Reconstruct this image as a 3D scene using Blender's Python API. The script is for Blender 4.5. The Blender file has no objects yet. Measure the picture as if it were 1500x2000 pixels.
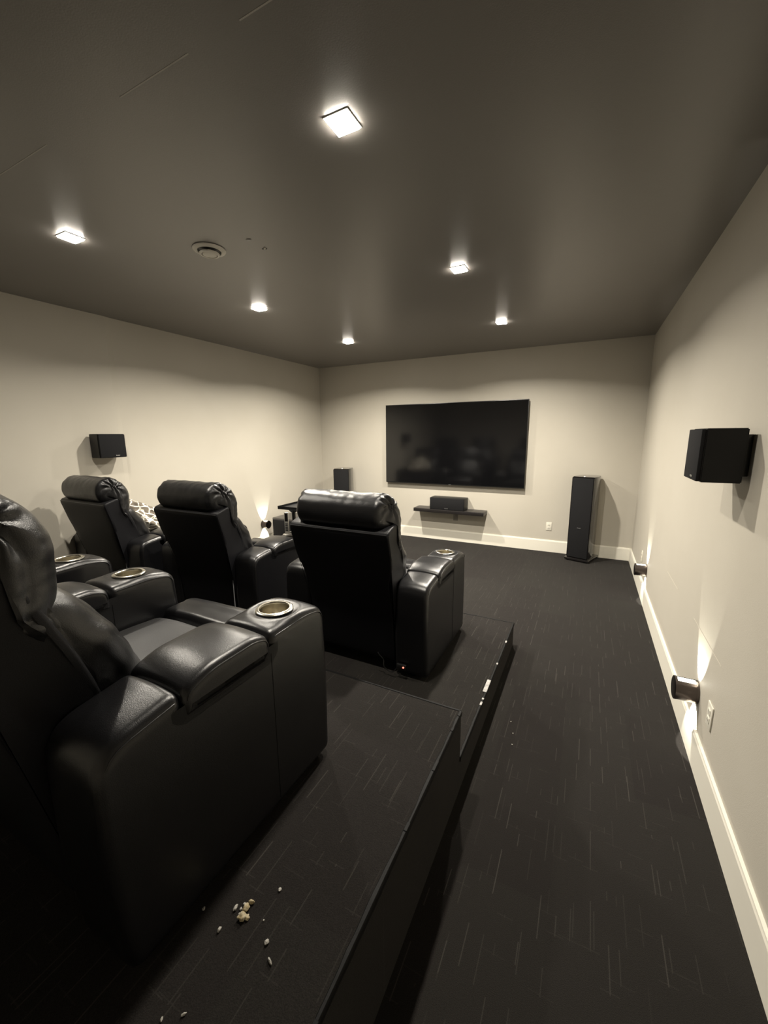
import bpy, bmesh, math, random
from mathutils import Vector, Matrix, noise
random.seed(7)
PI = math.pi
SC = bpy.context.scene
COL = SC.collection

# ------------------------------------------------------------ camera
XR, XL, YF, YB, H = 0.587, -4.189, 5.833, -0.62, 2.74
Z1, Z2 = 0.185, 0.42            # platform heights
PX = -0.41                      # right edge of the platforms
cam_d = bpy.data.cameras.new('camera'); cam = bpy.data.objects.new('camera', cam_d); COL.objects.link(cam)
cam_d.sensor_fit = 'VERTICAL'; cam_d.sensor_height = 36.0; cam_d.lens = 778.39 / 2000 * 36.0
cam_d.clip_start = 0.02
r_ = Vector((0.89179234, 0.45237737, -0.00781949)); u_ = Vector((-0.07853596, 0.17179568, 0.98199712)); f_ = Vector((-0.44557663, 0.8751234, -0.18873396))
cam.matrix_world = Matrix(((r_.x, u_.x, -f_.x, 0.0), (r_.y, u_.y, -f_.y, 0.0), (r_.z, u_.z, -f_.z, 1.615), (0, 0, 0, 1)))
SC.camera = cam
# ------------------------------------------------------------ world, exposure
w = bpy.data.worlds.new('world'); SC.world = w; w.use_nodes = True
w.node_tree.nodes['Background'].inputs[0].default_value = (0, 0, 0, 1)
w.node_tree.nodes['Background'].inputs[1].default_value = 0.0
SC.view_settings.view_transform = 'Standard'; SC.view_settings.look = 'None'
SC.view_settings.gamma = 1.0; SC.view_settings.use_curve_mapping = False
SC.view_settings.exposure = 0.0
LAMP_FAR = 74.0
LAMP_W = 54.0
LAMP_NEAR = 20.0
SPOT_W = 11.0

# ------------------------------------------------------------ materials
def mat(name, col, rough=0.5, metal=0.0, spec=0.5, coat=0.0, emit=None, es=0.0):
    m = bpy.data.materials.new(name); m.use_nodes = True
    b = m.node_tree.nodes['Principled BSDF']
    b.inputs['Base Color'].default_value = (*col, 1); b.inputs['Roughness'].default_value = rough
    b.inputs['Metallic'].default_value = metal; b.inputs['Specular IOR Level'].default_value = spec
    b.inputs['Coat Weight'].default_value = coat
    if emit:
        b.inputs['Emission Color'].default_value = (*emit, 1); b.inputs['Emission Strength'].default_value = es
    return m
def nd(m, t, **k):
    n = m.node_tree.nodes.new(t)
    for a, v in k.items(): setattr(n, a, v)
    return n
def lk(m, a, b): m.node_tree.links.new(a, b)
def bsdf(m): return m.node_tree.nodes['Principled BSDF']
def add_bump(m, layers, dist=0.01):
    """layers: list of (scale, strength, detail)"""
    tc = nd(m, 'ShaderNodeTexCoord'); prev = None
    for sc, st, de in layers:
        n = nd(m, 'ShaderNodeTexNoise'); n.inputs['Scale'].default_value = sc; n.inputs['Detail'].default_value = de
        lk(m, tc.outputs['Object'], n.inputs['Vector'])
        b = nd(m, 'ShaderNodeBump'); b.inputs['Strength'].default_value = st; b.inputs['Distance'].default_value = dist
        lk(m, n.outputs['Fac'], b.inputs['Height'])
        if prev: lk(m, prev.outputs['Normal'], b.inputs['Normal'])
        prev = b
    lk(m, prev.outputs['Normal'], bsdf(m).inputs['Normal'])
def vary(m, c1, c2, scale, detail=3, vec='Object'):
    tc = nd(m, 'ShaderNodeTexCoord'); n = nd(m, 'ShaderNodeTexNoise')
    n.inputs['Scale'].default_value = scale; n.inputs['Detail'].default_value = detail
    lk(m, tc.outputs[vec], n.inputs['Vector'])
    r = nd(m, 'ShaderNodeValToRGB'); r.color_ramp.elements[0].position = .35; r.color_ramp.elements[1].position = .65
    r.color_ramp.elements[0].color = (*c1, 1); r.color_ramp.elements[1].color = (*c2, 1)
    lk(m, n.outputs['Fac'], r.inputs['Fac']); lk(m, r.outputs['Color'], bsdf(m).inputs['Base Color'])

WALL = mat('wall_paint', (.50, .468, .402), .55, spec=.35)
vary(WALL, (.49, .458, .392), (.515, .483, .417), 1.3); add_bump(WALL, [(260, .10, 2), (3, .05, 2)], .004)
CEIL = mat('ceiling_paint', (.19, .177, .166), .34, spec=.7)
vary(CEIL, (.185, .173, .162), (.195, .182, .170), 1.0); add_bump(CEIL, [(220, .08, 2)], .003)
CEIL_S = mat('ceiling_joint_lit', (.42, .40, .37), .6)  # ceiling colour lightened to stand for light caught by the joint ridges
BASE = mat('white_trim_paint', (.78, .75, .66), .4); add_bump(BASE, [(30, .03, 2)], .003)
LEATHER = mat('black_leather', (.0065, .0065, .0075), .29, spec=.6)
add_bump(LEATHER, [(520, .12, 2), (14, .16, 3)], .004)
LEATHER_B = mat('black_leatherette', (.006, .006, .0075), .46, spec=.25)
add_bump(LEATHER_B, [(600, .16, 2), (5, .12, 2)], .003)
LEATHER_W = mat('creased_leather', (.007, .007, .0078), .31, spec=.6)
add_bump(LEATHER_W, [(480, .14, 2), (20, .28, 4)], .006)
LEATHER_S = mat('seat_leather_sheen', (.030, .030, .031), .42, spec=.7); add_bump(LEATHER_S, [(480, .12, 2), (9, .12, 3)], .004)  # black leather, base colour lightened to carry the light reflected off the seat
PIPE = mat('leather_piping', (.018, .018, .019), .35, spec=.6)
STEEL = mat('brushed_steel', (.72, .69, .60), .22, metal=1.0)
STEEL_IN = mat('steel_cup_inside', (.70, .66, .56), .24, metal=1.0)
BLACKP = mat('black_plastic', (.012, .012, .012), .35); add_bump(BLACKP, [(300, .05, 2)], .002)
GLOSS = mat('gloss_black_cabinet', (.010, .009, .009), .14, coat=.5)
GRILLE = mat('black_grille_cloth', (.013, .013, .014), .9, spec=.15); add_bump(GRILLE, [(900, .4, 1)], .002)
SATIN = mat('satin_black_vinyl', (.008, .008, .008), .45, spec=.25); add_bump(SATIN, [(200, .08, 2)], .002)
SUBM = mat('subwoofer_vinyl', (.05, .046, .042), .38); add_bump(SUBM, [(90, .08, 2)], .002)
SHELFM = mat('black_shelf_laminate', (.014, .012, .012), .35); add_bump(SHELFM, [(120, .05, 2)], .002)
BADGE = mat('silver_badge', (.62, .62, .63), .3, metal=.9)
SCREEN = mat('tv_screen_glass', (.0035, .0035, .004), .10, spec=.75); add_bump(SCREEN, [(2, .01, 1)], .001)
PLATE = mat('white_plastic_plate', (.72, .69, .60), .35)
PLATE_G = mat('grey_metal_plate', (.30, .28, .25), .4, metal=.3)
SLOT = mat('dark_slot', (.02, .02, .02), .5)
VENTM = mat('painted_vent', (.72, .69, .62), .5)
FRAMEM = mat('white_lamp_frame', (.75, .73, .68), .45)
CHROME = mat('dark_chrome', (.10, .085, .08), .18, metal=1.0)
WHITEM = mat('white_metal_strip', (.55, .56, .58), .35)
LED = mat('red_led', (.8, .05, .03), .4, emit=(1, .12, .08), es=6.0)
LAMP = mat('lamp_diffuser', (1, 1, 1), .4, emit=(1, .93, .80), es=150.0)
WINDOW = mat('lit_lamp_window', (1, 1, .95), .4, emit=(1, .98, .86), es=4.0)
CRUMB = mat('popcorn', (.75, .66, .42), .7); vary(CRUMB, (.30, .23, .11), (.52, .46, .33), 90)
LINT = mat('white_lint', (.40, .385, .35), .8)
TAPE = mat('grey_tape', (.42, .40, .39), .5); vary(TAPE, (.25, .24, .23), (.5, .48, .46), 40)
REMM = mat('remote_silver', (.45, .43, .39), .35, metal=.6)

def carpet_mat():
    m = mat('black_patterned_carpet', (.02, .02, .02), .95, spec=.12)
    tc = nd(m, 'ShaderNodeTexCoord'); sep = nd(m, 'ShaderNodeSeparateXYZ'); lk(m, tc.outputs['Object'], sep.inputs[0])
    def M(op, a, b=None, c=None):
        n = nd(m, 'ShaderNodeMath', operation=op)
        for i, v in enumerate((a, b, c)):
            if v is None: continue
            if isinstance(v, (int, float)): n.inputs[i].default_value = v
            else: lk(m, v, n.inputs[i])
        return n.outputs[0]
    def rnd(a, b=0.0, s=0.0):
        c = nd(m, 'ShaderNodeCombineXYZ')
        for i, v in enumerate((a, b, s)):
            if isinstance(v, (int, float)): c.inputs[i].default_value = v
            else: lk(m, v, c.inputs[i])
        wn = nd(m, 'ShaderNodeTexWhiteNoise', noise_dimensions='3D'); lk(m, c.outputs[0], wn.inputs['Vector'])
        return wn.outputs['Value']
    X, Y = sep.outputs['X'], sep.outputs['Y']
    tot = None
    for (W, L, hw, off, amp) in ((.052, .27, .0017, 0.0, 1.0), (.071, .23, .0015, .037, .75)):
        xs = M('DIVIDE', M('ADD', X, off), W); col = M('FLOOR', xs)
        fx = M('ABSOLUTE', M('SUBTRACT', M('FRACT', xs), .5))
        on = M('LESS_THAN', fx, hw / W)
        ys = M('ADD', M('DIVIDE', Y, L), M('MULTIPLY', rnd(col, 1.0, off), 7.0)); row = M('FLOOR', ys); fy = M('FRACT', ys)
        ln = M('MULTIPLY', rnd(col, row, 3.0 + off), .75)
        seg = M('MULTIPLY', M('LESS_THAN', fy, ln), M('GREATER_THAN', rnd(col, row, 9.0 + off), .25))
        v = M('MULTIPLY', M('MULTIPLY', on, seg), M('MULTIPLY', M('ADD', rnd(col, row, 5.0), .35), amp))
        # faint cross line closing some cells
        cy = M('MULTIPLY', M('LESS_THAN', M('ABSOLUTE', M('SUBTRACT', fy, .02)), hw * .9 / L), M('GREATER_THAN', rnd(col, row, 12.0), .6))
        v = M('MAXIMUM', v, M('MULTIPLY', cy, .4 * amp))
        tot = v if tot is None else M('MAXIMUM', tot, v)
    n1 = nd(m, 'ShaderNodeTexNoise'); n1.inputs['Scale'].default_value = 380; n1.inputs['Detail'].default_value = 2; lk(m, tc.outputs['Object'], n1.inputs['Vector'])
    tile = rnd(M('FLOOR', M('DIVIDE', X, .31)), M('FLOOR', M('DIVIDE', Y, .62)), 2.0)
    base = nd(m, 'ShaderNodeMix', data_type='RGBA'); base.inputs[6].default_value = (.0142, .0122, .0112, 1); base.inputs[7].default_value = (.0172, .0156, .0138, 1); lk(m, tile, base.inputs[0])
    gr = nd(m, 'ShaderNodeMix', data_type='RGBA', blend_type='MULTIPLY'); gr.inputs[0].default_value = .75
    ram = nd(m, 'ShaderNodeValToRGB'); ram.color_ramp.elements[0].position = .3; ram.color_ramp.elements[1].position = .7
    ram.color_ramp.elements[0].color = (.55, .55, .55, 1); ram.color_ramp.elements[1].color = (1.35, 1.35, 1.35, 1)
    lk(m, n1.outputs['Fac'], ram.inputs['Fac']); lk(m, base.outputs[2], gr.inputs[6]); lk(m, ram.outputs['Color'], gr.inputs[7])
    fin = nd(m, 'ShaderNodeMix', data_type='RGBA'); fin.inputs[7].default_value = (.075, .070, .062, 1)
    lk(m, gr.outputs[2], fin.inputs[6]); lk(m, M('MULTIPLY', tot, .33), fin.inputs[0])
    lk(m, fin.outputs[2], bsdf(m).inputs['Base Color'])
    b = nd(m, 'ShaderNodeBump'); b.inputs['Strength'].default_value = .5; b.inputs['Distance'].default_value = .003
    lk(m, n1.outputs['Fac'], b.inputs['Height']); lk(m, b.outputs['Normal'], bsdf(m).inputs['Normal'])
    bsdf(m).inputs['Sheen Weight'].default_value = .05
    return m
CARPET = carpet_mat()

def nosing_mat():
    m = mat('worn_black_edging', (.004, .004, .004), .6, spec=.15)
    tc = nd(m, 'ShaderNodeTexCoord'); n = nd(m, 'ShaderNodeTexNoise'); n.inputs['Scale'].default_value = 26; n.inputs['Detail'].default_value = 6
    lk(m, tc.outputs['Object'], n.inputs['Vector'])
    r = nd(m, 'ShaderNodeValToRGB'); r.color_ramp.elements[0].position = .73; r.color_ramp.elements[1].position = .76
    r.color_ramp.elements[0].color = (.005, .005, .005, 1); r.color_ramp.elements[1].color = (.16, .15, .15, 1)
    lk(m, n.outputs['Fac'], r.inputs['Fac']); lk(m, r.outputs['Color'], bsdf(m).inputs['Base Color'])
    b = nd(m, 'ShaderNodeBump'); b.inputs['Strength'].default_value = .6; b.inputs['Distance'].default_value = .004
    lk(m, n.outputs['Fac'], b.inputs['Height']); lk(m, b.outputs['Normal'], bsdf(m).inputs['Normal'])
    return m
NOSE = nosing_mat()

def blanket_mat():
    m = mat('leaf_print_fleece', (.5, .45, .36), .9, spec=.1)
    tc = nd(m, 'ShaderNodeTexCoord'); v = nd(m, 'ShaderNodeTexVoronoi', feature='DISTANCE_TO_EDGE'); v.inputs['Scale'].default_value = 17; v.inputs['Randomness'].default_value = .85
    nn = nd(m, 'ShaderNodeTexNoise'); nn.inputs['Scale'].default_value = 6; lk(m, tc.outputs['Object'], nn.inputs['Vector'])
    mx = nd(m, 'ShaderNodeMix', data_type='RGBA'); mx.inputs[0].default_value = .12; lk(m, tc.outputs['Object'], mx.inputs[6]); lk(m, nn.outputs['Color'], mx.inputs[7])
    lk(m, mx.outputs[2], v.inputs['Vector'])
    r = nd(m, 'ShaderNodeValToRGB'); r.color_ramp.elements[0].position = .055; r.color_ramp.elements[1].position = .095
    r.color_ramp.elements[0].color = (.80, .76, .66, 1); r.color_ramp.elements[1].color = (.15, .13, .105, 1)
    lk(m, v.outputs['Distance'], r.inputs['Fac']); lk(m, r.outputs['Color'], bsdf(m).inputs['Base Color'])
    return m
BLANKET = blanket_mat()

# ------------------------------------------------------------ helpers
def tag(o, label=None, cat=None, group=None, kind=None):
    if label: o['label'] = label
    if cat: o['category'] = cat
    if group: o['group'] = group
    if kind: o['kind'] = kind
    return o
def empty(name, loc, rz=0.0, label=None, cat=None, group=None):
    o = bpy.data.objects.new(name, None); COL.objects.link(o); o.location = loc; o.rotation_euler = (0, 0, rz)
    o.empty_display_size = .1
    return tag(o, label, cat, group)
def mk(name, me, m, parent=None, smooth=True, angle=38):
    if isinstance(me, bmesh.types.BMesh):
        bm = me; bmesh.ops.recalc_face_normals(bm, faces=bm.faces[:])
        me = bpy.data.meshes.new(name); bm.to_mesh(me); bm.free()
    if m and not me.materials: me.materials.append(m)
    if smooth:
        me.polygons.foreach_set('use_smooth', [True] * len(me.polygons))
        me.set_sharp_from_angle(angle=math.radians(angle))
    o = bpy.data.objects.new(name, me); COL.objects.link(o)
    if parent: o.parent = parent
    return o
def copy_tree(o, parent=None):
    c = o.copy(); COL.objects.link(c)
    if parent: c.parent = parent
    for ch in list(o.children): copy_tree(ch, c)
    return c
def box(bm, x0, x1, y0, y1, z0, z1, bev=0.0, seg=2, mtx=None):
    vs = [bm.verts.new((x, y, z)) for z in (z0, z1) for y in (y0, y1) for x in (x0, x1)]
    fs = [bm.faces.new([vs[i] for i in f]) for f in ((0, 2, 3, 1), (4, 5, 7, 6), (0, 1, 5, 4), (2, 6, 7, 3), (0, 4, 6, 2), (1, 3, 7, 5))]
    if bev > 0:
        es = list({e for f in fs for e in f.edges})
        r = bmesh.ops.bevel(bm, geom=es, offset=bev, segments=seg, affect='EDGES', profile=.5)
        vs = list({v for f in r['faces'] for v in f.verts} | {v for v in vs if v.is_valid})
    if mtx: bmesh.ops.transform(bm, matrix=mtx, verts=vs)
    return vs
def boxo(name, x0, x1, y0, y1, z0, z1, m, parent=None, bev=0.0, seg=2):
    bm = bmesh.new(); box(bm, x0, x1, y0, y1, z0, z1, bev, seg); return mk(name, bm, m, parent)
def lathe(bm, prof, seg=32, mtx=None, close=False):
    """prof: (r,z) list, revolved about z"""
    rings = []
    for r, z in prof:
        if r < 1e-6: rings.append([bm.verts.new((0, 0, z))])
        else: rings.append([bm.verts.new((r * math.cos(2 * PI * i / seg), r * math.sin(2 * PI * i / seg), z)) for i in range(seg)])
    pairs = list(zip(rings, rings[1:])) + ([(rings[-1], rings[0])] if close else [])
    for a, b in pairs:
        for i in range(seg):
            j = (i + 1) % seg
            if len(a) == 1 and len(b) == 1: continue
            if len(a) == 1: bm.faces.new((a[0], b[i], b[j]))
            elif len(b) == 1: bm.faces.new((a[i], a[j], b[0]))
            else: bm.faces.new((a[i], a[j], b[j], b[i]))
    vs = [v for r in rings for v in r]
    if mtx: bmesh.ops.transform(bm, matrix=mtx, verts=vs)
    return vs
def tube(bm, pts, rad, seg=6):
    pts = [Vector(p) for p in pts]; rings = []
    for i, p in enumerate(pts):
        t = (pts[min(i + 1, len(pts) - 1)] - pts[max(i - 1, 0)]).normalized()
        a = t.cross(Vector((0, 0, 1)))
        if a.length < .1: a = t.cross(Vector((1, 0, 0)))
        a.normalize(); b = t.cross(a)
        rings.append([bm.verts.new(p + rad * (a * math.cos(2 * PI * k / seg) + b * math.sin(2 * PI * k / seg))) for k in range(seg)])
    for A, B in zip(rings, rings[1:]):
        for k in range(seg): bm.faces.new((A[k], A[(k + 1) % seg], B[(k + 1) % seg], B[k]))
    bm.faces.new(rings[0]); bm.faces.new(rings[-1][::-1])
def spline(P, n, closed=True, tens=.5):
    """Catmull-Rom through P then uniform resample to n points"""
    m = len(P); out = []
    rng = range(m) if closed else range(m - 1)
    g = (lambda i: Vector(P[i % m])) if closed else (lambda i: Vector(P[max(0, min(m - 1, i))]))
    for i in rng:
        p0, p1, p2, p3 = g(i - 1), g(i), g(i + 1), g(i + 2)
        for k in range(12):
            t = k / 12
            out.append(p1 + tens * (p2 - p0) * t + (2 * tens * (p0 - p2) + 3 * (p2 - p1) - tens * (p3 - p1) + tens * (p2 - p0) - tens * (p2 - p0)) * 0 if False else
                       .5 * ((2 * p1) + (p2 - p0) * t + (2 * p0 - 5 * p1 + 4 * p2 - p3) * t * t + (3 * p1 - p0 - 3 * p2 + p3) * t ** 3))
    if not closed: out.append(g(m - 1))
    L = [0.0]; Q = out + ([out[0]] if closed else [])
    for a, b in zip(Q, Q[1:]): L.append(L[-1] + (b - a).length)
    res = []; j = 0; tot = L[-1]
    for i in range(n):
        s = tot * i / (n if closed else n - 1)
        while j < len(L) - 2 and L[j + 1] < s: j += 1
        f = (s - L[j]) / max(1e-9, L[j + 1] - L[j]); res.append(Q[j].lerp(Q[j + 1], f))
    return res
def rpoly(P, r=.01, k=4):
    """rounded-corner polygon in (y,z); r may be per-vertex via third item"""
    out = []; m = len(P)
    for i in range(m):
        a, b, c = Vector(P[i - 1][:2]), Vector(P[i][:2]), Vector(P[(i + 1) % m][:2])
        rr = P[i][2] if len(P[i]) > 2 else r
        d1, d2 = (a - b), (c - b); q = min(rr, d1.length * .48, d2.length * .48)
        p1 = b + d1.normalized() * q; p2 = b + d2.normalized() * q
        for j in range(k + 1):
            t = j / k; out.append((1 - t) ** 2 * p1 + 2 * t * (1 - t) * b + t * t * p2)
    return out
def densify(P, step):
    out = []
    for a, b in zip(P, P[1:] + P[:1]):
        n = max(1, int((b - a).length / step))
        for k in range(n): out.append(a.lerp(b, k / n))
    return out
def loft(bm, prof, x0, x1, r, nx=8, nr=5, fn=None, flat=False, soft=0, cap=0, bulge=0.0):
    """extrude closed (y,z) profile along x, ends rounded by radius r. fn(co, s, u, n) -> co.
    flat: planar ends; cap: that many extra rings bulging out over each end"""
    n = len(prof); prof = [Vector(p) for p in prof]
    area = sum(a.x * b.y - b.x * a.y for a, b in zip(prof, prof[1:] + prof[:1]))
    sg = 1 if area > 0 else -1
    nrm = []
    for i in range(n):
        t = prof[(i + 1) % n] - prof[i - 1]
        v = Vector((t.y, -t.x)) * sg
        nrm.append(v.normalized() if v.length > 1e-9 else Vector((0, 0)))
    nin = [sum((nrm[(i + k) % n] for k in range(-soft, soft + 1)), Vector((0, 0))).normalized() for i in range(n)] if soft else nrm
    secs = []
    for k in range(nr): a = PI / 2 * k / nr; secs.append((x0 + r - r * math.cos(a), r * (1 - math.sin(a)), 0))
    for k in range(nx + 1): secs.append((x0 + r + (x1 - x0 - 2 * r) * k / nx, 0.0, 0))
    for k in range(nr - 1, -1, -1): a = PI / 2 * k / nr; secs.append((x1 - r + r * math.cos(a), r * (1 - math.sin(a)), 0))
    if cap:
        secs = [(x0, r, (k + 1) / (cap + 1)) for k in range(cap)][::-1] + secs + [(x1, r, (k + 1) / (cap + 1)) for k in range(cap)]
    if flat: secs = [(x0, r + .010, 0)] + secs + [(x1, r + .010, 0)]
    xm, hw = (x0 + x1) / 2, (x1 - x0) / 2; rings = []
    for x, d, t in secs:
        ring = []; P = [p - nin[j] * d for j, p in enumerate(prof)]
        if t: c = sum(P, Vector((0, 0))) / n; P = [c + (p - c) * (1 - t) for p in P]
        sx = 1 if x > xm else -1
        for j, q in enumerate(P):
            co = Vector((x + sx * bulge * (1 - (1 - t) ** 2), q.x, q.y))
            if fn: co = fn(co, (x - xm) / hw, j / n, Vector((0, nrm[j].x, nrm[j].y)) * (1 - t))
            ring.append(bm.verts.new(co))
        rings.append(ring)
    for A, B in zip(rings, rings[1:]):
        for j in range(n): bm.faces.new((A[j], A[(j + 1) % n], B[(j + 1) % n], B[j]))
    for R in (rings[0], rings[-1]):
        if flat: bm.faces.new(R); continue
        c = bm.verts.new(sum((v.co for v in R), Vector()) / n)
        for j in range(n): bm.faces.new((R[j], R[(j + 1) % n], c))
    return rings
def light(name, kind, loc, energy, color, parent=None, **k):
    d = bpy.data.lights.new(name, kind); d.energy = energy; d.color = color
    for a, v in k.items(): setattr(d, a, v)
    o = bpy.data.objects.new(name, d); COL.objects.link(o); o.location = loc
    if parent: o.parent = parent
    return o

# ------------------------------------------------------------ room
def struct(name, x0, x1, y0, y1, z0, z1, m, bev=0.0):
    o = boxo(name, x0, x1, y0, y1, z0, z1, m, None, bev); o['kind'] = 'structure'; return o
T = .12
struct('floor', XL - T, XR + T, YB - T, YF + T, -T, 0, CARPET)
ceil = struct('ceiling', XL - T, XR + T, YB - T, YF + T, H, H + T, CEIL)
wl = struct('wall_left', XL - T, XL, YB - T, YF + T, 0, H, WALL)
wr = struct('wall_right', XR, XR + T, YB - T, YF + T, 0, H, WALL)
struct('wall_front', XL, XR, YF, YF + T, 0, H, WALL)
struct('wall_back', XL, XR, YB - T, YB, 0, H, WALL)
# taped drywall joints: shallow ridges in wall paint, coloured paler on the ceiling
def ridge(name, parent, pts, m, h):
    bm = bmesh.new(); vs = [bm.verts.new(p) for p in pts]; bm.faces.new(vs[:3]) if len(vs) == 3 else None
    return bm
bm = bmesh.new()   # left wall: vertical taper toward the joint at y = 2.41
pr = [(XL - .002, 1.95), (XL + .010, 2.38), (XL + .010, 2.41), (XL - .002, 2.47)]
lo = [bm.verts.new((x, y, .166)) for x, y in pr]; hi = [bm.verts.new((x, y, H)) for x, y in pr]
for i in range(4): bm.faces.new((lo[i], lo[(i + 1) % 4], hi[(i + 1) % 4], hi[i]))
bm.faces.new(lo[::-1]); bm.faces.new(hi); mk('drywall_joint', bm, WALL, wl, smooth=False)
for a, b in ((2.06, 2.58), (3.04, 3.42)):
    bm = bmesh.new(); box(bm, XR - .0009, XR + .002, a, b, .6165, .6185); mk('drywall_joint', bm, WALL, wr, smooth=False)
for a, b in ((-2.38, -1.98), (-1.50, -1.16), (-.95, -.72)):
    bm = bmesh.new(); box(bm, a, b, 1.010, 1.0145, H - .0006, H + .002); mk('drywall_joint', bm, CEIL_S, ceil, smooth=False)

def baseboard(name, a, b, nrm):
    """profile swept from a to b; nrm points into the room"""
    bm = bmesh.new(); n = Vector(nrm); A, B = Vector(a), Vector(b)
    pr = [(0, 0), (.015, 0), (.015, .150), (.012, .158), (.011, .164), (0, .166)]
    ra = [bm.verts.new(A + n * d + Vector((0, 0, z))) for d, z in pr]; rb = [bm.verts.new(B + n * d + Vector((0, 0, z))) for d, z in pr]
    for i in range(6): bm.faces.new((ra[i], ra[(i + 1) % 6], rb[(i + 1) % 6], rb[i]))
    bm.faces.new(ra[::-1]); bm.faces.new(rb)
    o = mk(name, bm, BASE, None, smooth=False); o['kind'] = 'structure'
baseboard('baseboard_right', (XR, YB, 0), (XR, YF, 0), (-1, 0, 0))
baseboard('baseboard_front', (XL, YF, 0), (XR - .015, YF, 0), (0, -1, 0))
baseboard('baseboard_left', (XL, 3.03, 0), (XL, YF - .015, 0), (1, 0, 0))

# ------------------------------------------------------------ platforms
def platform(name, label, y1, z0, z1, y0):
    e = empty(name, (0, 0, 0), 0, label, 'platform')
    boxo('platform_box', XL + .002, PX, y0, y1, z0 + .0005, z1, CARPET, e)
    for nm, (a, b) in {'side_edging': ((PX, y0), (PX, y1)), 'front_edging': ((XL + .01, y1), (PX, y1))}.items():
        bm = bmesh.new()
        if nm == 'side_edging':
            n = 60; top = []; 
            for i in range(n + 1):
                y = y0 + (y1 - y0) * i / n; j = random.uniform(-.0025, .0025)
                top.append([bm.verts.new(c) for c in ((PX - .008 + j, y, z1 + .0005), (PX - .006 + j, y, z1 + .0025), (PX + .002, y, z1 + .0025), (PX + .0045, y, z1 - .002), (PX + .004, y, z1 - .022 + j), (PX + .0005, y, z1 - .022 + j))])
        else:
            n = 80; top = []
            for i in range(n + 1):
                x = a[0] + (b[0] - a[0]) * i / n; j = random.uniform(-.002, .002)
                top.append([bm.verts.new(c) for c in ((x, y1 - .008 + j, z1 + .0005), (x, y1 - .006 + j, z1 + .0025), (x, y1 + .002, z1 + .0025), (x, y1 + .0045, z1 - .002), (x, y1 + .004, z1 - .022), (x, y1 + .0005, z1 - .022))])
        for A, B in zip(top, top[1:]):
            for k in range(5): bm.faces.new((A[k], A[k + 1], B[k + 1], B[k]))
        mk(nm, bm, NOSE, e)
    return e
pf = platform('front_platform', 'low carpeted riser step under the front row of recliners', 3.0, 0, Z1, 1.54)
pr_ = platform('rear_platform', 'taller carpeted riser platform under the rear row of recliners', 1.54, 0, Z2, YB + .002)
bm = bmesh.new(); box(bm, PX - .018, PX + .004, 2.05, 2.175, Z1 + .002, Z1 + .0055, .001, 1)
tag(mk('tape_strip', bm, TAPE, pf), 'worn pale grey tape on the platform edge')
for (y, l, z) in ((2.36, .02, Z1), (2.66, .03, Z1), (1.93, .03, Z1), (1.98, .015, Z1)):
    bm = bmesh.new(); box(bm, PX - .006, PX + .005, y, y + l, z + .002, z + .0048, .001, 1); mk('tape_strip', bm, TAPE, pf)
for (y, l) in ((1.50, .03), (1.40, .02), (1.18, .05), (.93, .03), (.36, .12)):
    bm = bmesh.new(); box(bm, PX - .006, PX + .0052, y, y + l, Z2 + .001, Z2 + .0048, .001, 1); mk('tape_strip', bm, NOSE, pr_)

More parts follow.
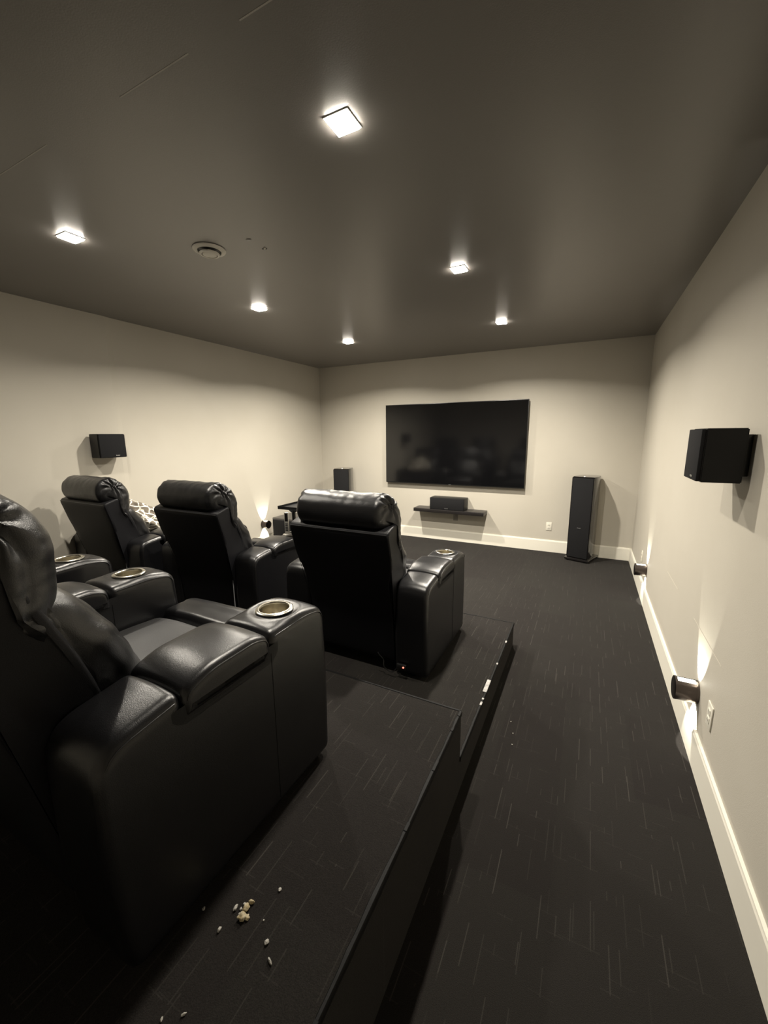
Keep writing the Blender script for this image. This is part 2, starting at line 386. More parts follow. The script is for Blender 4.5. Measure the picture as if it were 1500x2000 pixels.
# ------------------------------------------------------------ recliners
W2 = .51; AW = .21; AI = W2 - AW            # half width, arm width, arm inner x
def arm_part(side, parent):
    xa, xb = (AI, W2) if side > 0 else (-W2, -AI)
    xc = (xa + xb) / 2; cy = -.145; ztop = .612
    prof = densify(rpoly([(-.755, .02, .035), (-.775, .30, .1), (-.77, .585, .075), (-.575, .612, .035), (-.570, .562, .008), (-.286, .562, .008), (-.280, .618, .030), (-.10, .622, .06), (-.006, .600, .045), (.008, .33, .2), (0, .02, .035)], .01, 6), .015)
    bm = bmesh.new()
    def fn(co, s, u, n):
        if co.z > .55:
            k = max(0, 1 - s * s); co = co + Vector((0, 0, .010 * k - .004))
            d = math.hypot(co.x - xc, co.y - cy)
            if co.z > .59 and d < .11:
                co.z += -.006 * math.exp(-((d - .060) / .016) ** 2) + .003 * math.exp(-((d - .086) / .009) ** 2)
        return co
    loft(bm, prof, xa, xb, .026, 24, 6, fn, True, 3)
    bmesh.ops.recalc_face_normals(bm, faces=bm.faces[:])
    me = bpy.data.meshes.new('armrest'); bm.to_mesh(me); bm.free()
    # cut the cup holder hole
    o = bpy.data.objects.new('armrest', me); COL.objects.link(o)
    cb = bmesh.new(); lathe(cb, [(0, .52), (.0500, .52), (.0500, .70), (0, .70)], 40, Matrix.Translation((xc, cy, 0)))
    bmesh.ops.recalc_face_normals(cb, faces=cb.faces[:])
    cm = bpy.data.meshes.new('cut'); cb.to_mesh(cm); cb.free(); co_ = bpy.data.objects.new('cut', cm); COL.objects.link(co_)
    md = o.modifiers.new('b', 'BOOLEAN'); md.operation = 'DIFFERENCE'; md.object = co_; md.solver = 'EXACT'
    bpy.context.view_layer.update()
    nm = bpy.data.meshes.new_from_object(o.evaluated_get(bpy.context.evaluated_depsgraph_get()))
    bpy.data.objects.remove(o); bpy.data.objects.remove(co_)
    nm.name = 'armrest'; nm.materials.clear()
    arm = mk('armrest', nm, LEATHER, parent, angle=55)
    # lid of the storage box
    lid = densify(rpoly([(-.572, .540, .012), (-.577, .606, .035), (-.50, .634, .05), (-.34, .636, .05), (-.286, .616, .03), (-.284, .540, .010)], .01, 5), .02)
    bm = bmesh.new()
    def fl(co, s, u, n):
        if co.z > .60: co = co + Vector((0, 0, .008 * max(0, 1 - s * s)))
        return co
    loft(bm, lid, xa - .007, xb + .007, .022, 10, 6, fl, True, 2); mk('armrest_lid', bm, LEATHER, arm)
    def piping(pf, cond, sxs, ang, r, nm, rad):
        n = len(pf); ar = sum(a.x * b.y - b.x * a.y for a, b in zip(pf, pf[1:] + pf[:1])); sg = 1 if ar > 0 else -1
        d = r * (1 - math.sin(ang)); off = r * (1 - math.cos(ang)) - .0006; pts = []
        for i in range(n):
            t = pf[(i + 1) % n] - pf[i - 1]; nn = Vector((t.y, -t.x)).normalized() * sg
            if cond(pf[i]): pts.append(pf[i] - nn * d)
        pts.sort(key=lambda p: p.x)
        for sx in sxs:
            x = xb - off if sx > 0 else xa + off
            if nm == 'lid_piping': x += .007 * sx
            bm = bmesh.new(); tube(bm, [(x, p.x, p.y) for p in pts], rad); mk(nm, bm, PIPE, arm)
    piping(lid, lambda p: p.y > .585, (1, -1), math.radians(30), .022, 'lid_piping', .0022)
    piping(prof, lambda p: -.272 < p.x < -.004 and p.y > .5, (1, -1), math.radians(22), .026, 'armrest_piping', .0017)
    piping(prof, lambda p: p.x < -.59 and p.y > .545, (1, -1), math.radians(22), .026, 'armrest_piping', .0017)
    for sx in (xa - .0002, xb + .0002):
        bm = bmesh.new(); tube(bm, [(sx, -.281, z) for z in (.555, .45, .30, .15, .05)], .0012); mk('side_seam', bm, LEATHER_B, arm)
    # steel cup holder
    bm = bmesh.new(); zc = ztop + .0125
    lathe(bm, [(.0475, zc - .004), (.0625, zc - .003), (.0625, zc + .0005), (.059, zc + .003), (.051, zc + .003), (.048, zc)], 40, Matrix.Translation((xc, cy, 0)), True)
    cup = mk('cup_holder', bm, STEEL, arm)
    bm = bmesh.new()
    lathe(bm, [(.0480, zc + .0005), (.0470, zc - .02), (.0465, zc - .075), (.042, zc - .080), (0, zc - .080)], 40, Matrix.Translation((xc, cy, 0)))
    mk('cup_liner', bm, STEEL_IN, arm)
    return arm

def make_recliner():
    root = empty('recliner', (0, 0, 0))
    # base box under the seat
    bm = bmesh.new(); box(bm, -AI + .002, AI - .002, -.70, -.03, .03, .30, .012); mk('base_frame', bm, LEATHER_B, root)
    for sx in (-1, 1):
        for yy in (-.70, -.06):
            bm = bmesh.new(); lathe(bm, [(0, 0), (.022, 0), (.025, .006), (.025, .024), (0, .024)], 16, Matrix.Translation((sx * .40, yy, 0))); mk('foot', bm, BLACKP, root)
    arm_part(1, root); arm_part(-1, root)
    # seat cushion
    pr = densify(rpoly([(-.64, .30, .03), (-.645, .43, .05), (-.40, .452, .1), (-.13, .446, .05), (-.098, .425, .02), (-.098, .30, .02)], .02, 5), .03)
    bm = bmesh.new()
    def fs(co, s, u, n):
        if co.z > .40: co = co + Vector((0, 0, .012 * max(0, 1 - s ** 4) + .006 * noise.noise(co * 6) - .006))
        return co
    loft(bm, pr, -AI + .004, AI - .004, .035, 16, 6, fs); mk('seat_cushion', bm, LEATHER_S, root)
    # footrest pad at the front
    pr = densify(rpoly([(-.10, .30, .02), (-.102, .43, .02), (-.085, .462, .03), (.035, .470, .05), (.095, .440, .05), (.105, .34, .06), (.092, .12, .03), (.03, .09, .02), (.02, .28, .02)], .02, 5), .02)
    bm = bmesh.new()
    def ff(co, s, u, n):
        if co.z > .40: co = co + Vector((0, 0, .006 * max(0, 1 - s ** 4) - .005 * math.exp(-((co.y + .005) / .012) ** 2) + .004 * noise.noise(co * 8)))
        return co
    loft(bm, pr, -AI + .006, AI - .006, .032, 16, 6, ff); fr = mk('footrest', bm, LEATHER, root)
    # back shell (flat rear panel that leans back, folds to vertical lower down)
    pr = densify(rpoly([(-.60, .10, .01), (-.745, .08, .02), (-.775, .40, .03), (-.905, .895, .012), (-.895, .920, .015), (-.80, .950, .012), (-.768, .930, .02), (-.69, .74, .1), (-.60, .50, .03)], .01, 4), .035)
    bm = bmesh.new()
    def fb(co, s, u, n):
        t = min(1, max(0, (co.z - .55) / .2)); co.x *= (.295 + .038 * t * t * (3 - 2 * t)) / .333
        if n.y < -.5 and co.z > .4: co.y -= .006 * (1 - s * s) * max(0, 1 - abs(co.z - .66) / .3)
        return co
    loft(bm, pr, -.333, .333, .010, 10, 3, fb, True); sh = mk('back_shell', bm, LEATHER_B, root)
    bm = bmesh.new()
    tube(bm, [(x, -.9055, .906) for x in [-.322 + .0644 * k for k in range(11)]], .0025)
    mk('shell_piping', bm, PIPE, sh)
    for sx in (-1, 1):
        bm = bmesh.new(); tube(bm, [(sx * w_, y, z) for w_, y, z in ((.3325, -.898, .90), (.3325, -.862, .76), (.312, -.83, .62), (.297, -.79, .45))], .0016); mk('shell_piping', bm, LEATHER_B, sh)
    # lumbar cushion
    P = [(-.66, .44), (-.575, .435), (-.515, .50), (-.520, .60), (-.570, .70), (-.63, .79), (-.70, .86), (-.77, .86), (-.75, .74), (-.70, .56)]
    pr = spline(P, 72); bm = bmesh.new()
    def fc(co, s, u, n):
        co = co + n * (.010 * noise.noise(Vector((co.x * 5, co.y * 5, co.z * 9))) + .004 * noise.noise(co * 22))
        if n.y > 0: co += n * .012 * (1 - s * s)
        q = min(1, max(0, (co.z - .60) / .12)); co.x *= 1 + .11 * q
        e = max(0, (abs(s) - .72) / .28); co += n * (-.003 * e * math.sin(u * 60)) + n * (.012 * (1 - e) if n.y > 0 else 0)
        return co
    loft(bm, pr, -.288, .288, .060, 26, 9, fc); mk('lumbar_cushion', bm, LEATHER_W, root, angle=80)
    # head cushion: fat roll over the top of the back, gathered at its ends
    P = [(-.885, .930), (-.912, .980), (-.908, 1.045), (-.868, 1.095), (-.800, 1.116), (-.735, 1.094), (-.675, 1.046), (-.650, .975), (-.650, .890), (-.664, .815), (-.690, .760), (-.735, .742), (-.775, .790), (-.80, .88)]
    pr = spline(P, 150); bm = bmesh.new()
    def fh(co, s, u, n):
        e = max(0, (abs(s) - .70) / .30)
        th = math.atan2(co.z - .93, co.y + .79); sd = 1 if s > 0 else -1
        front = min(1, max(0, (co.y + .88) / .16)); co.x *= .875 + .125 * front
        lowk = min(1, max(0, (co.z - .74) / .10))
        co.y -= .046 * abs(s) ** 2.6 * min(1, max(0, (co.y + .82) / .10)) * lowk
        rear = 1 - front
        w1 = noise.noise(Vector((co.x * 6, th * 2.0, 3 * sd))); w2 = noise.noise(Vector((co.x * 24, th * 3.0, 1.7)))
        up = max(0, n.z)
        co = co + n * (.006 * w1 * (1 - .6 * rear) + .0045 * w2 * (.25 + .75 * up) * (1 - .5 * rear))
        # leather gathered toward a point high on each end
        gy, gz = co.y + .800, co.z - 1.045; dg = math.hypot(gy, gz); ph = math.atan2(gz, gy)
        g = math.exp(-(dg / .085) ** 2) * e
        if e > 0:
            pl = math.sin(ph * 9 + 2 * noise.noise(co * 12))
            co.x += sd * g * (.0065 * pl - .012); co += n * g * .005 * pl
            cr_ = abs(noise.noise(Vector((co.y * 5, co.z * 24, 7 * sd)))); co.x += sd * (.011 * cr_ - .003) * front * e * (1 - g)
        return co
    loft(bm, pr, -.332, .332, .055, 48, 12, fh, False, 0, 9, .020); mk('head_cushion', bm, LEATHER_W, root, angle=85)
    # pale metal recline bracket that shows beside the lower back
    return root

chair0 = make_recliner()
spots = [  # x, y, z, rotation, label
    (-1.245, 2.74, Z1, 0.0, 'black leather recliner at the right end of the front row, red light at its base'),
    (-2.55, 2.74, Z1, .012, 'middle front-row black leather recliner with tray table and silver remote on its arm'),
    (-3.668, 2.65, Z1, -.006, 'front-row black leather recliner by the left wall with a patterned throw on its seat'),
    (-1.31, 1.10, Z2, 0.0, 'nearest black leather recliner, rear row right end, seat and both cup holders in view'),
    (-2.60, 1.10, Z2, 0.0, 'middle rear-row recliner, only its cup holder arm seen past the nearest seat'),
    (-3.66, 1.10, Z2, 0.0, 'rear-row recliner beside the left wall, seen only in the television reflection'),
]
chairs = []
for i, (x, y, z, a, lab) in enumerate(spots):
    c = chair0 if i == 0 else copy_tree(chair0)
    c.location = (x, y, z); c.rotation_euler = (0, 0, a)
    tag(c, lab, 'recliner', 'front row recliners' if i < 3 else 'rear row recliners'); chairs.append(c)
for c in chairs[1:3]:
    bm = bmesh.new(); box(bm, .2965, .3000, -.7815, -.778, .16, .40); mk('recline_bracket', bm, WHITEM, c)
# power lead and red led at the back of the first recliner
A = chairs[0]
bm = bmesh.new(); box(bm, .325, .385, -.787, -.770, .065, .095, .003); pc = mk('power_socket', bm, BLACKP, A)
bm = bmesh.new(); lathe(bm, [(0, 0), (.005, 0), (.0045, .003), (0, .004)], 14, Matrix.Translation((.370, -.787, .083)) @ Matrix.Rotation(PI / 2, 4, 'X')); tag(mk('power_light', bm, LED, pc), 'glowing red light')
bm = bmesh.new(); tube(bm, [(p.x, -.786 + .004 * math.sin(i), p.y) for i, p in enumerate(spline([(.335, .085), (.31, .045), (.275, .03), (.245, .055), (.235, .10), (.20, .14)], 20, False))], .003); mk('power_lead', bm, BLACKP, A)

# ------------------------------------------------------------ patterned throw on the left front recliner
bm = bmesh.new(); bmesh.ops.create_icosphere(bm, subdivisions=6, radius=1)
for v in bm.verts:
    d = v.co.normalized()
    f = 1 + .22 * noise.noise(d * 1.6 + Vector((4, 1, 0))) + .12 * noise.noise(d * 4) + .10 * abs(noise.noise(d * 3.1 + Vector((9, 0, 2))))
    z = d.z
    v.co = Vector((d.x * .26 * f, d.y * .22 * f, (z * .23 if z > 0 else z * .07) * f))
    v.co.y -= .16 * (v.co.z / .2) if v.co.z > 0 else 0
thr = mk('throw_blanket', bm, BLANKET, None, angle=180)
thr.location = (-3.745, 2.30, .81); tag(thr, 'cream and grey-brown leaf patterned throw bundled on the left front recliner seat', 'blanket')

# ------------------------------------------------------------ tray table in the arm of the middle recliner + remote
def arm_point(c, lx, ly, lz):
    return c.matrix_basis @ Vector((lx, ly, lz))
B = chairs[1]
tp = Vector((-2.172, 2.590, Z1 + .628))
tr = empty('tray_table', tp, .03, 'black swivel tray table standing in the cup holder of the middle front recliner', 'tray')
bm = bmesh.new(); lathe(bm, [(0, -.06), (.034, -.06), (.036, -.005), (.050, -.004), (.050, .004), (.022, .012), (.016, .03), (.0155, .19), (0, .19)], 24); mk('tray_post', bm, BLACKP, tr)
bm = bmesh.new(); lathe(bm, [(0, .175), (.022, .175), (.05, .205), (.05, .212), (0, .212)], 24); mk('tray_hub', bm, BLACKP, tr)
zt = .212; x0, x1, y0, y1 = -.080, .265, -.105, .165
bm = bmesh.new(); box(bm, x0, x1, y0, y1, zt, zt + .028)
top = max(bm.faces, key=lambda f: f.calc_center_median().z)
bmesh.ops.inset_individual(bm, faces=[top], thickness=.008)
top = max((f for f in bm.faces if abs(f.normal.z) > .9 or True), key=lambda f: (round(f.calc_center_median().z, 4), f.calc_area()))
bmesh.ops.translate(bm, verts=list(top.verts), vec=(0, 0, -.020))
bmesh.ops.bevel(bm, geom=[e for e in bm.edges], offset=.0025, segments=2, affect='EDGES')
mk('tray_top', bm, BLACKP, tr)
rm = empty('remote_control', (-2.135, 2.455, Z1 + .6435), .35, 'slim silver and black remote control upright on a round base on middle front recliner arm', 'remote')
bm = bmesh.new(); lathe(bm, [(0, 0), (.034, 0), (.036, .003), (.030, .007), (.010, .010), (0, .010)], 28); mk('stand_base', bm, REMM, rm)
bm = bmesh.new(); box(bm, -.018, .018, -.007, .007, .008, .185, .004, 3); bd = mk('remote_body', bm, REMM, rm)
bm = bmesh.new(); box(bm, -.013, .013, -.0082, -.0065, .11, .175, .0008, 1); tag(mk('remote_display', bm, GLOSS, bd), 'glossy black display')
for k in range(5):
    bm = bmesh.new(); box(bm, -.011, .011, -.0085, -.0065, .030 + k * .014, .038 + k * .014, .0008, 1); mk('remote_button', bm, BLACKP, bd)

# ------------------------------------------------------------ television
tvx0, tvx1, tvz0, tvz1 = -2.890, -.753, .873, 2.077; ty = YF - .07
tv = empty('television', ((tvx0 + tvx1) / 2, YF, (tvz0 + tvz1) / 2), 0, 'huge wall-mounted flat television, switched off, on the front wall', 'television')
hx, hz = (tvx1 - tvx0) / 2, (tvz1 - tvz0) / 2
boxo('tv_frame', -hx, hx, -.070, -.045, -hz, hz, BLACKP, tv, .003)
boxo('screen', -hx + .008, hx - .008, -.0715, -.069, -hz + .014, hz - .008, SCREEN, tv, .0005, 1)
boxo('rear_housing', -hx + .08, hx - .08, -.046, -.018, -hz + .06, hz - .12, BLACKP, tv, .008)
boxo('wall_bracket', -.35, .35, -.02, -.0005, -.25, .25, BLACKP, tv, .002)
boxo('maker_badge', -.02, .02, -.0718, -.0705, -hz + .003, -hz + .010, BADGE, tv)

# ------------------------------------------------------------ shelf and centre speaker
sx0, sx1 = -2.34, -1.262; sy = YF - .235
sh = empty('floating_shelf', ((sx0 + sx1) / 2, YF, .50), 0, 'black floating shelf under the television holding the centre speaker', 'shelf')
hw = (sx1 - sx0) / 2
boxo('shelf_board', -hw, hw, -.235, -.0005, -.033, .018, SHELFM, sh, .003)
cs = empty('centre_speaker', (-1.815, YF - .135, .5185), 0, 'black centre speaker lying on the floating shelf', 'speaker')
boxo('cabinet', -.265, .265, -.085, .125, 0.0, .175, SATIN, cs, .006)
boxo('grille', -.26, .26, -.098, -.085, .004, .171, GRILLE, cs, .004)
def badge(parent, x, y, z, w_, h_, rot=0.0):
    bm = bmesh.new(); x_ = -w_ / 2; k = 0
    for lw in (.26, .14, .10, .16, .12):     # small raised metal strokes
        box(bm, x_, x_ + w_ * lw * .8, -.0012, .0004, -h_ / 2 * (1 if k % 2 else .7), h_ / 2 * (.6 if k % 2 else 1)); x_ += w_ * lw * 1.25; k += 1
    o = mk('maker_badge', bm, BADGE, parent); o['kind'] = 'stuff'; o.location = (x, y, z); o.rotation_euler = (0, 0, rot); return o
badge(cs, .0, -.0985, .022, .055, .012)

# ------------------------------------------------------------ tower speakers
def tower(name, loc, rz, label, bd=True):
    t = empty(name, loc, rz, label, 'speaker', 'tower speakers flanking the television')
    boxo('plinth', -.150, .150, -.02, .35, .012, .042, GLOSS, t, .008)
    for sx in (-.12, .12):
        for yy in (.01, .32):
            bm = bmesh.new(); lathe(bm, [(0, 0), (.010, .002), (.014, .013), (0, .013)], 12, Matrix.Translation((sx, yy, 0))); mk('spike_foot', bm, BLACKP, t)
    pr = [Vector(p) for p in ((-.128, .012), (.128, .012), (.134, .03), (.134, .12), (.122, .26), (.098, .335), (-.098, .335), (-.122, .26), (-.134, .12), (-.134, .03))]
    bm = bmesh.new(); lo = [bm.verts.new((p.x, p.y, .042)) for p in pr]; hi = [bm.verts.new((p.x, p.y, 1.09)) for p in pr]
    n = len(pr)
    for i in range(n): bm.faces.new((lo[i], lo[(i + 1) % n], hi[(i + 1) % n], hi[i]))
    bm.faces.new(lo[::-1]); tf = bm.faces.new(hi)
    bmesh.ops.bevel(bm, geom=list(tf.edges), offset=.006, segments=2, affect='EDGES'); mk('cabinet', bm, GLOSS, t)
    g = boxo('grille', -.122, .122, -.006, .013, .052, 1.072, GRILLE, t, .005)
    for sx in (-1, 1):
        boxo('trim_rail', min(sx * .124, sx * .131), max(sx * .124, sx * .131), .0, .013, .05, 1.078, GLOSS, t, .002)
    bm = bmesh.new(); lathe(bm, [(0, 1.0895), (.018, 1.0895), (.016, 1.096), (0, 1.098)], 20, Matrix.Translation((.0, .06, 0))); mk('top_button', bm, BADGE, t)
    if bd: badge(t, .0, -.0065, .44, .045, .012)
    return t
tower('tower_speaker', (-.030, 5.508, 0), math.radians(-18.5), 'tall black floor speaker by the front wall, right of the television')
tower('tower_speaker', (-3.545, 5.44, 0), math.radians(14), 'tall black floor speaker left of the television, half hidden behind recliner')

# ------------------------------------------------------------ surround speakers on the side walls
def surround(x, y, z, side, label):
    """side +1: on right wall facing -x"""
    t = empty('surround_speaker', (x, y, z), PI / 2 if side < 0 else -PI / 2, label, 'speaker', 'surround speakers on the side walls')
    # local: -y faces the room, wall at y=0
    boxo('wall_bracket', -.07, .07, -.032, -.0005, -.085, .085, BLACKP, t, .003)
    bm = bmesh.new(); pr = [(-.120, -.030), (.120, -.030), (.120, -.165), (-.120, -.165)]
    lo = [bm.verts.new((a, b, -.110)) for a, b in pr]; hi = [bm.verts.new((a, b, .110)) for a, b in pr]
    for i in range(4): bm.faces.new((lo[i], lo[(i + 1) % 4], hi[(i + 1) % 4], hi[i]))
    bm.faces.new(lo[::-1]); bm.faces.new(hi); bmesh.ops.bevel(bm, geom=bm.edges[:], offset=.004, segments=2, affect='EDGES')
    mk('cabinet', bm, SATIN, t)
    boxo('grille', -.117, .117, -.180, -.165, -.107, .107, GRILLE, t, .004)
    badge(t, .035, -.1805, -.090, .036, .009)
    return t
surround(XR, 2.185, 1.523, 1, 'black box speaker mounted on the right wall above the wall lights')
surround(XL, 2.245, 1.538, -1, 'black box speaker mounted on the left wall above the left front recliner')

# ------------------------------------------------------------ subwoofer
sb = empty('subwoofer', (-3.80, 4.53, 0), 0, 'black cube subwoofer on the floor by the left wall light', 'subwoofer')
boxo('cabinet', -.235, .235, -.20, .24, .025, .455, SUBM, sb, .012, 3)
boxo('grille', -.215, .215, -.216, -.20, .045, .430, GRILLE, sb, .006)
for sx in (-1, 1):
    for s2 in (-1, 1):
        bm = bmesh.new(); lathe(bm, [(0, 0), (.02, 0), (.022, .026), (0, .026)], 14, Matrix.Translation((sx * .18, s2 * .16, 0))); mk('foot', bm, BLACKP, sb)

# ------------------------------------------------------------ wall lights (up and down)
def wall_light(x, y, z, side, label):
    t = empty('wall_light', (x, y, z), 0 if side > 0 else PI, label, 'wall light', 'round up-and-down wall lights')
    # local: wall at x=0, fixture toward -x
    R, L = .057, .100; seg = 48; g0 = math.radians(24)
    def ring(b, xx, rr, angs): return [b.verts.new((xx, rr * math.sin(a), rr * math.cos(a))) for a in angs]
    for c0 in (0, PI):   # two solid side shells between the lit windows
        bm = bmesh.new(); bw = bmesh.new()
        an = [c0 + g0 + (PI - 2 * g0) * k / 20 for k in range(21)]
        a1, a2 = ring(bm, -.012, R, an), ring(bm, -L + .010, R, an)
        for k in range(20): bm.faces.new((a1[k], a1[k + 1], a2[k + 1], a2[k]))
        aw = [c0 - g0 + 2 * g0 * k / 6 for k in range(7)]
        w1, w2 = ring(bw, -.012, R - .003, aw), ring(bw, -L + .010, R - .003, aw)
        for k in range(6): bw.faces.new((w1[k], w1[k + 1], w2[k + 1], w2[k]))
        mk('housing', bm, CHROME, t); mk('lit_window', bw, WINDOW, t)
    RM = Matrix.Rotation(-PI / 2, 4, 'Y')
    bm = bmesh.new(); lathe(bm, [(0, 0.0005), (R + .001, .0005), (R + .001, .012), (0, .012)], seg, RM); mk('back_plate', bm, CHROME, t)
    bm = bmesh.new(); lathe(bm, [(0, L - .012), (R + .001, L - .012), (R + .001, L - .002), (R - .003, L), (0, L)], seg, RM); mk('front_cap', bm, CHROME, t)
    for up in (1, -1):
        l = light('lamp', 'SPOT', (-.042, 0, up * .030), SPOT_W, (1, .97, .84), t, spot_size=math.radians(80), spot_blend=.10, shadow_soft_size=.004)
        l.rotation_euler = Vector((math.sin(math.radians(37)), 0, up * math.cos(math.radians(37)))).to_track_quat('-Z', 'Y').to_euler()
        l.location.z = up * (R + .004)
    return t
wall_light(XR, 4.40, .320, 1, 'round chrome wall light low on the right wall, nearer the far corner')
wall_light(XR, 2.33, .325, 1, 'round chrome wall light low on the right wall, nearer the camera by the outlet')
wall_light(XL, 4.31, .345, -1, 'round wall light low on the left wall beside the subwoofer')

# ------------------------------------------------------------ outlets
def outlet(loc, rz, label, m=PLATE, sockets=True):
    t = empty('wall_outlet', loc, rz, label, 'outlet', 'wall outlets')
    boxo('cover_plate', -.036, .036, -.006, -.0004, -.058, .058, m, t, .002)
    for s in (-1, 1):
        o = boxo('socket', -.017, .017, -.0085, -.005, s * .020 - .014, s * .020 + .014, m, t, .002)
        for q in (-.007, .007): boxo('slot', q - .0015, q + .0015, -.0090, -.0083, s * .020 - .004, s * .020 + .006, SLOT, o)
    return t
outlet((-.408, YF, .360), 0, 'white outlet on the front wall between television and right tower speaker')
outlet((-1.738, YF, .380), 0, 'grey outlet on the front wall just under the floating shelf', PLATE_G)
outlet((XR, 2.09, .355), -PI / 2, 'white outlet on the right wall beside the nearer wall light')
outlet((XR, 4.78, .355), -PI / 2, 'white outlet on the right wall beside the farther wall light')

# ------------------------------------------------------------ ceiling lights
def downlight(x, y, lab):
    t = empty('ceiling_light', (x, y, H), 0, lab, 'ceiling light', 'square ceiling downlights')
    q = math.sqrt(2); bm = bmesh.new()
    lathe(bm, [(.046 * q, -.0003), (.052 * q, -.0003), (.052 * q, -.003), (.051 * q, -.004), (.046 * q, -.004)], 4, Matrix.Rotation(PI / 4, 4, 'Z'), True); mk('frame', bm, FRAMEM, t)
    bm = bmesh.new(); box(bm, -.046, .046, -.046, .046, -.010, -.001, .002, 2); mk('diffuser', bm, LAMP, t)
    light('lamp', 'AREA', (0, 0, -.014), LAMP_FAR if y > 4 else LAMP_W if y > 2 else LAMP_NEAR, (1, .925, .80), t, shape='SQUARE', size=.062, spread=math.radians(150))
LG = [(-.895, 1.45, 'ceiling light nearest the camera, largest in view'), (-2.73, 1.45, 'ceiling light near the left wall, left of the round ceiling vent'),
      (-.895, 2.93, 'middle ceiling light of the right-hand row'), (-2.73, 2.93, 'middle ceiling light of the left-hand row, right of and beyond the vent'),
      (-2.73, 4.43, 'far ceiling light of the left-hand row, in line with the television left edge'), (-.895, 4.43, 'far ceiling light of the right-hand row near the front wall')]
for x, y, lab in LG: downlight(x, y, lab)

# round ceiling vent
vt = empty('ceiling_vent', (-2.165, 1.925, H), 0, 'round white air vent on the dark ceiling', 'vent')
FL = Matrix.Scale(-1, 4, (0, 0, 1)); vt.scale = (.92, .92, 1)
bm = bmesh.new(); lathe(bm, [(.100, .0005), (.105, .003), (.102, .008), (.078, .014), (.074, .012), (.074, .0005)], 48, FL, True); mk('flange', bm, VENTM, vt)
bm = bmesh.new(); lathe(bm, [(0, .001), (.074, .001), (.074, .0025), (0, .0025)], 40, FL); mk('duct', bm, SLOT, vt)
bm = bmesh.new(); lathe(bm, [(.060, .022), (.064, .024), (.062, .030), (.050, .032), (.049, .026)], 48, FL, True); mk('ring', bm, VENTM, vt)
bm = bmesh.new(); lathe(bm, [(0, .022), (.044, .022), (.045, .030), (.030, .034), (0, .035)], 40, FL); mk('centre_disc', bm, VENTM, vt)
bm = bmesh.new(); lathe(bm, [(0, .002), (.012, .002), (.012, .023), (0, .023)], 16, FL)
st = mk('stem', bm, VENTM, vt)
for k in range(3):
    a = k * 2 * PI / 3; bm = bmesh.new(); tube(bm, [(.01 * math.cos(a), .01 * math.sin(a), -.020), (.062 * math.cos(a), .062 * math.sin(a), -.024)], .003); mk('spoke', bm, VENTM, st)
# two small ceiling marks: a screw hole and a patched one
hp = empty('screw_hole', (-1.862, 2.076, H), 0, 'small dark screw hole with a white plug in the ceiling', 'screw hole')
bm = bmesh.new(); lathe(bm, [(0, .0004), (.012, .0004), (.011, .002), (0, .002)], 14, FL @ Matrix.Scale(1.5, 4, (1, 0, 0))); mk('hole', bm, SLOT, hp)
bm = bmesh.new(); lathe(bm, [(0, .0004), (.007, .0004), (.006, .005), (0, .006)], 12, Matrix.Translation((.008, -.006, 0)) @ FL); mk('plug', bm, PLATE, hp)
bm = bmesh.new(); lathe(bm, [(0, .0003), (.014, .0003), (.012, .0018), (0, .0024)], 14, FL @ Matrix.Scale(1.4, 4, (1, 0, 0)))
pp = mk('ceiling_patch', bm, CEIL, None); pp.location = (-1.86, 1.945, H); tag(pp, 'faint filled screw hole in the ceiling beside the vent', 'patch')

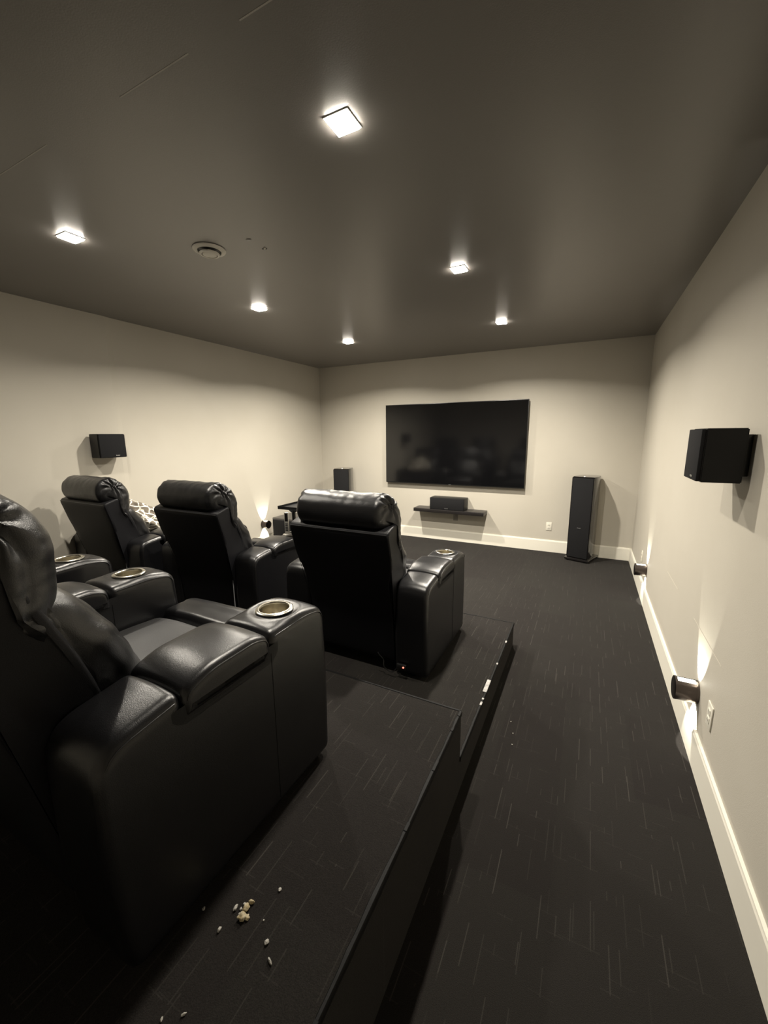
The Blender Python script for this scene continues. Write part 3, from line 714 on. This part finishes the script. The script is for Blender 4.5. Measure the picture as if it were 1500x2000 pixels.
# ------------------------------------------------------------ crumbs
def crumb(x, y, z, s, m, lab, grp, cat, nm, seed):
    bm = bmesh.new(); bmesh.ops.create_icosphere(bm, subdivisions=3, radius=1)
    for v in bm.verts:
        d = v.co.normalized(); f = 1 + .55 * noise.noise(d * 1.7 + Vector((seed * 3.1, 0, 0))) + .2 * noise.noise(d * 4 + Vector((0, seed, 0)))
        v.co = Vector((d.x * s[0] * f, d.y * s[1] * f, d.z * s[2] * f))
    lo_ = min(v.co.z for v in bm.verts)
    o = mk(nm, bm, m, None, angle=180); o.location = (x, y, z - lo_ + .0003); o.rotation_euler = (0, 0, seed * 1.3); tag(o, lab, cat, grp)
G1 = 'popcorn crumbs on the rear platform'
cr = [(-.686, .541, .0105, .009, 'largest yellow popcorn crumb, at the front of the crumb cluster on the rear platform'),
      (-.676, .547, .007, .006, 'yellow popcorn crumb touching the right side of the largest crumb'),
      (-.693, .562, .0085, .009, 'whitish popcorn crumb just behind the largest yellow crumb'),
      (-.690, .577, .004, .008, 'thin whitish crumb at the far tip of the crumb cluster'),
      (-.718, .549, .004, .007, 'upright sliver crumb at the left edge of the crumb cluster'),
      (-.705, .555, .003, .003, 'tiny speck inside the crumb cluster, left of the whitish crumb'),
      (-.699, .545, .003, .003, 'tiny speck touching the left of the largest yellow crumb'),
      (-.705, .568, .003, .003, 'tiny speck behind the upright sliver crumb'),
      (-.645, .634, .004, .004, 'lone white speck farthest from the camera on the rear platform carpet'),
      (-.790, .512, .003, .004, 'lone white speck at the far left of the crumbs, beside the recliner shadow'),
      (-.718, .498, .006, .0035, 'small curved white crumb lying left of and nearer than the cluster'),
      (-.596, .532, .005, .0055, 'rounded white crumb lying right of the cluster'),
      (-.564, .508, .0025, .008, 'thin white sliver crumb nearest the platform edge'),
      (-.666, .361, .002, .005, 'thin white sliver by the bottom edge of the photo, the right one of two'),
      (-.701, .336, .002, .004, 'thin white sliver by the bottom edge of the photo, the left one of two'),
      (-.635, .563, .002, .002, 'faint tiny speck between the cluster and the rounded white crumb')]
for i, (x, y, a, b, lab) in enumerate(cr): crumb(x, y, Z2, (a, b, .6 * max(a, b)), CRUMB if i < 4 else LINT, lab, G1, 'crumb', 'popcorn_crumb', i + 1)
for i, (x, y, lab) in enumerate(((-.239, 1.942, 'tiny white speck on the aisle carpet, nearest the camera of three'), (-.248, 2.028, 'tiny white speck on the aisle carpet, middle one of three'), (-.274, 2.117, 'tiny white speck on the aisle carpet, farthest of three'))):
    crumb(x, y, 0, (.0035, .0035, .002), LINT, lab, 'white specks on the aisle carpet', 'crumb', 'carpet_speck', i + 30)
